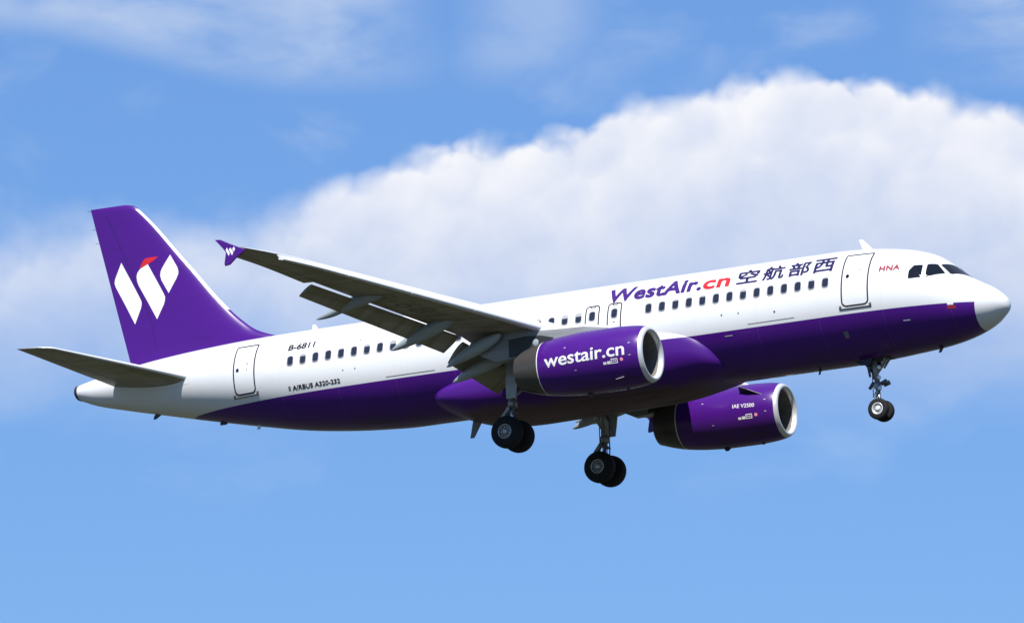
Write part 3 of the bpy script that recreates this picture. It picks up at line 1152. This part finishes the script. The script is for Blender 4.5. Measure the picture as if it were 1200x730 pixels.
def fin_le(z):
    # straight leading edge with a dorsal fillet at the foot
    pts = [(1.4, 28.4), (2.12, 29.15), (2.25, 29.5), (2.43, 29.93), (2.83, 30.48), (3.357, 31.05), (5.5, 32.88), (7.70, 34.80), (7.88, 35.02), (7.96, 35.35)]
    return float(pchip([p[0] for p in pts], [p[1] for p in pts], z))


def fin_te(z):
    return 35.33 + (z - 1.88) * (36.88 - 35.33) / (7.99 - 1.88)


def fin_t(x, z):
    c = fin_te(z) - fin_le(z)
    cc = min(c, 5.2)
    t = (x - fin_le(z)) / c
    return yt(min(max(t, 0), 1), 0.10) * cc


mb = MB()
rings = []
prof = foil(0.10, 0, 1, 1, 24, 0.0)
for z in np.r_[np.linspace(1.4, 3.4, 22), np.linspace(3.6, 7.6, 12), np.linspace(7.68, 7.96, 8)]:
    a, b = fin_le(z), fin_te(z)
    c = b - a
    k = min(c, 5.2)
    tt = 1.0 if z < 7.7 else max(0.25, math.sqrt(max(0, 1 - ((z - 7.7) / 0.27) ** 2)))
    rings.append([(a + t * c, q * k * tt, z + 0.02 * (t if z > 7.5 else 0)) for t, q in prof])
mb.loft(rings, True, 0, True, True)
fin = mb.build('tail_fin', M['purple'], plane, split=50)
# bare white leading-edge strip
mb = MB()
rows = []
zz = np.linspace(3.36, 7.72, 24)
for k, e in ((0.055, 0.004), (0.03, 0.010), (0.0, 0.012)):
    pass
rr = []
for z in zz:
    a = fin_le(z)
    row = []
    for dx, sg in ((0.11, 1), (0.07, 1), (0.03, 1), (0.008, 1), (-.012, 0), (0.008, -1), (0.03, -1), (0.07, -1), (0.11, -1)):
        row.append((a + dx - (0.004 if sg else 0), sg * (fin_t(a + dx, z) + 0.006), z))
    rr.append(row)
mb.loft(rr, False)
mb.build('leading_edge_strip', M['white'], fin)
# rudder line
mb = MB()
for sg in (1, -1):
    ribbon(mb, [(fin_te(z) - (0.30 * (fin_te(z) - fin_le(max(z, 3.4)))), z) for z in np.linspace(2.3, 7.6, 12)], 0.022,
           (lambda sg_: lambda x, z: (x, sg_ * (fin_t(x, z) + 0.004), z))(sg), False)
mb.build('rudder_seam', M['ink_navy'], fin)
for z in (7.93, 7.2, 6.65):
    mb = MB()
    mb.tube((fin_te(z) - .05, 0, z), (fin_te(z) + .16, 0, z - .01), .012, .006, 6)
    mb.build('static_wick', M['black'], fin)

fmap = lambda sg: (lambda a, b, k: (a, sg * (fin_t(a, b) + 0.006), b))
for key in ('p1', 'p2', 'p3'):
    decal('emblem', [LOGO[key]], fmap(1), M['ink_white'], fin, 0.15)
decal('emblem', [LOGO['red']], fmap(1), M['ink_red'], fin, 0.15)['label'] = 'small red beak of the white emblem on the fin'


# ------------------------------------------------------------------ tailplane
def h_le(y):
    return 32.20 + 0.648 * (y - 1.35)


def h_te(y):
    return 35.58 + 0.187 * (y - 0.6)


def h_z(y):
    return 0.73 + 0.136 * (y - 1.35)


def h_inc(y, t):
    return t * (0.24 - 0.17 * (y - 0.6) / 5.6)


def tail_mb():
    mb_ = MB()
    rings = []
    nl = 20
    for y in np.r_[np.linspace(0.15, 5.9, 14), [6.0, 6.1, 6.16, 6.2, 6.225]]:
        a, b = h_le(y), h_te(y)
        k = 1.0
        if y > 5.9:
            q = (y - 5.9) / 0.325
            a += 0.35 * q * q
            k = math.sqrt(max(0.04, 1 - q * q))
        c = b - a
        rings.append([(a + t * c, y, h_z(y) + h_inc(y, t) + q_ * c * k) for t, q_ in foil(0.11 if y > 1.5 else 0.125, 0, 1, 1, nl, -0.3)])
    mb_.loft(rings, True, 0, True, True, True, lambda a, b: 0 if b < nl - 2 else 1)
    return mb_


for s in (1, -1):
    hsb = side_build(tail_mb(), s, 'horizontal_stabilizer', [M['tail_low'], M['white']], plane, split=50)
    hsb['label'] = 'starboard tailplane with shaded grey underside' if s > 0 else 'port tailplane hidden behind the tail cone'
    mb = MB()

    def hl(x, y):
        c = h_te(y) - h_le(y)
        t = (x - h_le(y)) / c
        return (x, y, h_z(y) + h_inc(y, t) + (-0.3 * cam_z(t) - yt(t, 0.11)) * c - 0.006)
    ribbon(mb, [(h_le(y) + .70 * (h_te(y) - h_le(y)), y) for y in (1.6, 3, 4.5, 5.8)], 0.025, hl, False)
    side_build(mb, s, 'elevator_seam', M['ink_black'], hsb)
    # seal plate where the tailplane meets the tail cone
    mb = MB()
    rows = []
    for z in np.linspace(0.45, 1.35, 9):
        rows.append([on_skin((x, math.sqrt(max(0.0001, 1 - min(.99, ((z - fsec(x)[0]) / fsec(x)[1]) ** 2))) * fsec(x)[2], z), 0.005) for x in np.linspace(32.1 + .1 * abs(z - .9), 33.6, 7)])
    mb.loft(rows, False)
    side_build(mb, s, 'seal_plate', M['door_white'], hsb)

# ------------------------------------------------------------------ engines
NPROF = [(0.0, .885), (0.03, .935), (0.10, .975), (0.28, 1.03), (0.7, 1.085), (1.4, 1.12), (2.4, 1.115), (3.3, 1.06), (4.10, .955), (4.6, .84), (5.15, .665)]
EX, EZ = 11.21, -1.98


def nac_r(x):
    return float(pchip([p[0] for p in NPROF], [p[1] for p in NPROF], min(max(x, 0), 5.15)))


def engine(s):
    yc = 5.75 * s
    mb_ = MB()
    mb_.lathe([(x, nac_r(x)) for x in np.r_[np.linspace(.15, 5.15, 60)]], (0, 0, 0), 'x', 112)
    nac = mb_.build('engine_nacelle', M['nacelle'], plane)
    nac.location = (EX, yc, EZ)
    at = lambda q, name, mats, **kw: q.build(name, mats, nac, **kw)
    # polished inlet lip
    q = MB()
    q.lathe([(.15, nac_r(.15) + .003), (.12, nac_r(.12) + .004), (.08, .968), (.03, .939), (0.0, .885), (.02, .84), (.06, .815), (.12, .797), (.18, .788)], (0, 0, 0), 'x', 56)
    at(q, 'inlet_lip', M['lip'])
    q = MB()
    q.lathe([(.18, .788), (.35, .782), (.6, .785), (1.0, .80), (1.3, .80)], (0, 0, 0), 'x', 56)
    at(q, 'inlet_duct', M['liner'])
    q = MB()
    nb = 22
    for i in range(nb):
        a0 = 2 * math.pi * i / nb
        rows = []
        for r, tw in ((.2, .3), (.4, .6), (.6, .85), (.79, 1.05)):
            w_ = .11 + .05 * r
            row = []
            for k in (-1, 0, 1):
                a = a0 + k * w_ * math.cos(tw) / r
                row.append((1.12 + k * w_ * math.sin(tw), r * math.cos(a), r * math.sin(a)))
            rows.append(row)
        q.loft(rows, False)
    q.lathe([(1.3, 0.01), (1.3, .80)], (0, 0, 0), 'x', 40, 1)
    at(q, 'fan', [M['fan'], M['dark']])
    q = MB()
    q.lathe([(.72, .01), (.78, .07), (.92, .15), (1.08, .21), (1.2, .23)], (0, 0, 0), 'x', 28)
    at(q, 'spinner', M['fan'])
    q = MB()
    q.lathe([(5.15, .665), (5.16, .65), (5.0, .64), (4.2, .7)], (0, 0, 0), 'x', 48)
    q.lathe([(4.2, .7), (4.2, .3), (4.7, .27), (5.2, .05), (5.21, .01)], (0, 0, 0), 'x', 40, 1)
    at(q, 'exhaust_nozzle', [M['nozzle'], M['dark']])
    # pylon: side outline in the x-z plane, lens-shaped in plan
    q = MB()
    out = [(12.35, -0.99), (12.9, -.74), (13.8, -.58), (14.9, -.50), (15.6, -.42), (16.6, -.36), (17.6, -.45), (18.25, -.62), (18.45, -.83)]
    lowr = [(12.35, -1.15), (12.9, -1.15), (13.8, -1.15), (14.9, -1.25), (15.6, -1.35), (16.35, -1.46), (17.3, -1.50), (17.95, -1.18), (18.45, -.88)]
    rings = []
    for (x, z1), (x2, z0) in zip(out, lowr):
        hw_ = .05 if x < 12.5 else (.03 if x > 18.4 else .22)
        if 12.5 < x < 13.2:
            hw_ = .15
        if 17.5 < x < 18.3:
            hw_ = .17
        rings.append([(x - EX, hw_ * c_, z - EZ) if False else (x * (1 - k) + x2 * k - EX, hw_ * c_, z1 * (1 - k) + z0 * k - EZ)
                      for k, c_ in ((0, .25), (.07, .8), (.2, 1), (.8, 1), (1, .9), (1, -.9), (.8, -1), (.2, -1), (.07, -.8), (0, -.25))])
    q.loft(rings, True, 0, True, True, True, lambda a, b: 1 if a < 4 and b in (0, 1, 7, 8, 9) else 0)  # forward top faces coloured white to imitate a sunlit upper edge
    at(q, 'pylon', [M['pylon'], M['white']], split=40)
    # black pylon panels, each with a round access cover
    q = MB()
    for sg in (1, -1):
        q.slab([(x - EX, sg * .226, z - EZ) for x, z in ((14.95, -.93), (15.45, -.80), (16.1, -.75), (16.72, -.80), (16.72, -1.43), (16.2, -1.40), (15.2, -1.2))], (0, 1, 0), .012)
        q.lathe([(sg * .234, .0), (sg * .238, .11), (sg * .228, .125)], (15.66 - EX, 0, -1.02 - EZ), 'y', 20, 1)
    at(q, 'pylon_panel', [M['black'], M['canoe']])
    # strake on the inboard side, drain fitting below
    q = MB()
    sg = -s
    base = [(1.55, 62), (.70, 22)]
    def np_(x, deg, off=0.0):
        a = math.radians(deg)
        r = nac_r(x) + off
        return np.array([x, sg * r * math.cos(a), r * math.sin(a)])
    q.slab([np_(.55, 27, -.02), np_(1.5, 38, -.02), np_(1.45, 38, .28), np_(1.1, 33, .22)], np.cross(np_(1.5, 38) - np_(.6, 27), np_(1.2, 33) * (0, 1, 1)), .025)
    at(q, 'strake', M['black'])
    q = MB()
    q.slab([(2.3, -.02, -1.08), (2.62, -.02, -1.08), (2.55, -.02, -1.21), (2.45, -.02, -1.21)], (0, 1, 0), .07)
    at(q, 'drain_fitting', M['black'])
    q = MB()
    q.slab([(.9, -.02, -1.05), (1.1, -.02, -1.06), (1.08, -.02, -1.15), (1.0, -.02, -1.15)], (0, 1, 0), .05)
    at(q, 'drain_fitting', M['black'])
    # markings on the side that faces the photographer
    def nm(x0, z0, slope=0.0):
        def f_(a, t):
            x = x0 - a - EX
            z = z0 + t + slope * a - EZ
            r = nac_r(x) + .009
            return (x, math.sqrt(max(0.001, r * r - z * z)), z)
        return f_
    if s > 0:
        o = lettering('airline_lettering', 'westair.cn', nm(14.98, -2.19, 0.021), M['ink_white'], nac, 3.14, 0.44, offset=0.008, bold=0.005)
        o['label'] = 'white airline lettering on the near engine cowling'
        bx, bz = 12.66, -2.375
    else:
        o = lettering('engine_lettering', 'IAE V2500', nm(12.92, -1.90, -0.05), M['ink_white'], nac, 0.86, 0.145, offset=0.012)
        bx, bz = 12.72, -2.345
    q = MB()
    def rect(a0, a1, b0, b1, mi=0):
        f_ = nm(bx, bz)
        q.loft([[f_(a, b) for a in np.linspace(a0, a1, 4)] for b in (b0, b1)], False, mi)
    rect(0, .12, 0, .085); rect(.15, .28, 0, .10)
    rect(.30, .55, 0, .03); rect(.30, .33, .03, .14); rect(.52, .55, .03, .17); rect(.30, .55, .14, .17); rect(.37, .41, .06, .11); rect(.44, .48, .06, .11)
    f_ = nm(bx, bz)
    q.face(q.verts([f_(.70 + .06 * math.cos(a), .115 + .06 * math.sin(a)) for a in np.linspace(0, 6.283, 14, endpoint=False)]), 1)
    at(q, 'placard_mark', [M['ink_white'], M['ink_pink']])
    q = MB()
    f_ = nm(0 + EX, EZ)
    for xx, zz_ in ((2.55, -.44), (.46, .28), (.44, -.16), (2.95, .42)):
        q = MB()
        q.face(q.verts([f_(-xx + a * .04, zz_ + b * .016) for a, b in ((-1, -1), (1, -1), (1, 1), (-1, 1))]), 0)
        at(q, 'fastener_mark', M['rim'])
    if s > 0:
        q = MB()
        q.slab([(.78, .67, -.80), (1.2, .655, -.845), (1.14, .74, -.89), (.84, .76, -.85)], (0, .6, -.8), .02)
        at(q, 'vent_scoop', M['rim'])
    nac['label'] = 'near purple engine with large white lettering' if s > 0 else 'far purple engine below the belly'
    return nac


for s in (1, -1):
    engine(s)


# ------------------------------------------------------------------ landing gear
def wheel(cx, cy, cz, r, w, out, parent, rim_mat, rr_):
    """tyre and rim as two meshes; out = +1/-1 side the rim shows"""
    q = MB()
    pr = [(-.5, rr_ * .98), (-.5, rr_ + (r - rr_) * .35), (-.46, r * .90), (-.36, r * .965), (-.2, r * .995), (-.165, r * .985), (-.13, r), (0, r), (.13, r), (.165, r * .985), (.2, r * .995), (.36, r * .965), (.46, r * .90), (.5, rr_ + (r - rr_) * .35), (.5, rr_ * .98)]
    q.lathe([(a * w, b) for a, b in pr], (cx, cy, cz), 'y', 44)
    q.build('tyre', M['tyre'], parent)
    q = MB()
    for sg in (1, -1):
        e = sg * w * .5
        q.lathe([(e * .9, rr_ * 1.0), (e * 1.02, rr_ * .97), (e * 1.0, rr_ * .86)], (cx, cy, cz), 'y', 36, 0)
        q.lathe([(e * 1.0, rr_ * .86), (e * .62, rr_ * .78), (e * .55, rr_ * .45), (e * .7, rr_ * .38)], (cx, cy, cz), 'y', 36, 1)
        q.lathe([(e * .7, rr_ * .38), (e * .98, rr_ * .34), (e * 1.05, rr_ * .2), (e * 1.08, .005)], (cx, cy, cz), 'y', 24, 0)
        for k in range(9):
            a = 2 * math.pi * k / 9
            c0 = (cx + rr_ * .62 * math.cos(a), cy + e * .50, cz + rr_ * .62 * math.sin(a))
            q.tube(c0, (c0[0], cy + e * .72, c0[2]), rr_ * .085, n=8, mi=2)
    q.build('wheel_rim', [M[rim_mat], M['rimdark'] if rim_mat != 'rim_white' else M['rimmetal'], M['rimmetal']], parent)


M['belly_dark'] = mat('gear_door_dark_purple', (0.012, 0.006, 0.022), 0.5)
M['rim_white'] = mat('wheel_rim_pale', (0.72, 0.73, 0.74), 0.35, metal=0.2)

# nose gear
ax, az_ = 5.10, -3.77
q = MB()
q.tube((5.32, 0, -1.75), (5.20, 0, -2.75), .105, .095, 18)
q.tube((5.20, 0, -2.75), (5.165, 0, -3.05), .115, .10, 18)
q.tube((5.165, 0, -3.0), (5.10, 0, -3.80), .062, .062, 16, 1)
q.tube((5.10, -.25, az_), (5.10, .25, az_), .06, .06, 14)
q.tube((5.25, 0, -2.5), (4.55, 0, -1.72), .055, .05, 12)
q.tube((4.98, .16, -2.25), (4.62, .2, -1.75), .035, .03, 10)
q.tube((4.98, -.16, -2.25), (4.62, -.2, -1.75), .035, .03, 10)
q.tube((5.2, 0, -2.62), (5.62, 0, -2.05), .035, .035, 10, 2)
q.tube((5.55, .08, -1.8), (5.42, .1, -2.55), .05, .045, 10, 2)
q.tube((5.52, -.1, -1.8), (5.36, -.12, -2.6), .05, .045, 10, 2)
# steering collar and torque links
q.tube((5.18, -.19, -2.92), (5.18, .19, -2.92), .075, .075, 12)
q.tube((5.30, 0, -2.86), (5.18, 0, -2.86), .13, .13, 14)
q.slab([(5.20, 0, -3.0), (5.36, 0, -3.28), (5.32, 0, -3.32), (5.14, 0, -3.12)], (0, 1, 0), .16)
q.slab([(5.36, 0, -3.26), (5.13, 0, -3.62), (5.09, 0, -3.55), (5.31, 0, -3.24)], (0, 1, 0), .14)
q.tube((5.0, .12, -2.86), (4.78, .14, -2.78), .075, .085, 12, 2)
q.tube((5.0, -.12, -2.86), (4.78, -.14, -2.78), .075, .085, 12, 2)
q.tube((5.3, .1, -2.75), (5.46, .12, -3.0), .05, .06, 10, 2)
q.tube((5.35, .06, -2.3), (5.33, .1, -3.3), .018, .018, 8, 2)
ng = q.build('nose_landing_gear', [M['strut'], M['chrome'], M['darkgear']], plane)
ng['label'] = 'nose landing gear with two small pale-rimmed wheels'
for y in (.25, -.25):
    wheel(ax, y, az_, .385, .22, 1, ng, 'rim_white', .215)
for c in ((5.04, .16, -2.26), (5.06, .16, -2.62), (5.08, .12, -3.0)):
    q = MB()
    q.lathe([(-.05, .02), (-.04, .07), (.02, .075), (.03, .0)], c, 'y', 16)
    q.build('gear_lamp', M['lens'], ng)
for sg in (1, -1):
    q = MB()
    q.slab([(5.70, sg * .40, -1.88), (5.15, sg * .40, -1.88), (5.25, sg * .44, -2.20), (5.62, sg * .44, -2.18)], (0, 1, .2), .03)
    q.build('gear_door', M['belly_dark'], ng, bevel=.01)
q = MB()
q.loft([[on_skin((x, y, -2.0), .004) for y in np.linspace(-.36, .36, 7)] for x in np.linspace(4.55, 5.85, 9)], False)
q.build('wheel_well_shade', M['dark'], ng)  # near-black patch laid on the skin, its colour standing for the well's shade


def main_gear(s):
    q = MB()
    ya = 3.80
    xa, za = 17.74, -3.70
    q.tube((17.66, ya, -.75), (17.70, ya, -2.55), .165, .15, 20)
    q.tube((17.70, ya, -2.5), (17.705, ya, -2.72), .18, .17, 20)
    q.tube((17.70, ya, -2.6), (xa, ya, za), .10, .10, 18, 1)
    q.tube((xa, ya, za + .25), (xa, ya, za - .12), .14, .14, 16)
    q.tube((xa, ya - .5, za), (xa, ya + .5, za), .09, .09, 16)
    # brake packs
    for e in (-.46, .46):
        q.tube((xa, ya + e - math.copysign(.24, e), za), (xa, ya + e, za), .24, .24, 22, 2)
    # torque links behind the leg
    q.slab([(17.82, ya, -2.62), (18.14, ya, -3.02), (18.10, ya, -3.10), (17.80, ya, -2.78)], (0, 1, 0), .20)
    q.slab([(18.14, ya, -3.0), (17.84, ya, -3.52), (17.80, ya, -3.40), (18.08, ya, -2.98)], (0, 1, 0), .18)
    # folding side brace towards the fuselage, actuator, hoses
    q.tube((17.68, ya - .1, -2.3), (17.70, 2.55, -1.65), .075, .075, 12)
    q.tube((17.70, 2.55, -1.65), (17.7, 1.9, -1.7), .075, .08, 12)
    q.tube((17.5, ya, -1.9), (17.35, ya - .9, -.95), .06, .06, 12, 2)
    q.tube((17.56, ya + .12, -1.2), (17.6, ya + .14, -3.3), .025, .025, 8, 2)
    q.tube((17.86, ya - .1, -1.5), (17.86, ya - .12, -3.45), .02, .02, 8, 2)
    q.tube((17.62, ya - .2, -2.9), (17.62, ya + .2, -2.9), .05, .05, 10, 2)
    mg = side_build(q, s, 'main_landing_gear', [M['strut'], M['chrome'], M['darkgear']], plane)
    mg['label'] = 'near main landing gear leg with twin black wheels' if s > 0 else 'far main landing gear leg hanging beyond the belly'
    for e in (-.465, .465):
        wheel(xa, s * (ya + e), za, .585, .43, s, mg, 'rimmetal', .27)
    q = MB()
    q.slab([(17.22, 4.10, -.78), (17.72, 4.10, -.72), (17.80, 4.12, -1.9), (17.79, 4.12, -2.46), (17.42, 4.12, -2.46), (17.36, 4.12, -2.1), (17.27, 4.11, -1.5)], (0, 1, 0), .045)
    q.tube((17.55, 4.08, -1.5), (17.66, 3.9, -1.5), .03, .03, 8)
    q.tube((17.6, 4.08, -2.3), (17.68, 3.9, -2.3), .03, .03, 8)
    side_build(q, s, 'gear_door', M['geardoor'], mg, bevel=.01)
    # dark plate under the wing, painting in the shade of the open bay
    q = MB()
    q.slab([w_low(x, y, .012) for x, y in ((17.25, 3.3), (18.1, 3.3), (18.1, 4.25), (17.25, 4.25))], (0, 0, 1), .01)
    side_build(q, s, 'wheel_well_shade', M['dark'], mg)


for s in (1, -1):
    main_gear(s)

scene.cycles.use_denoising = True
try:
    scene.cycles.denoiser = 'OPENIMAGEDENOISE'
except Exception:
    pass
scene.cycles.max_bounces = 8
scene.cycles.use_adaptive_sampling = True
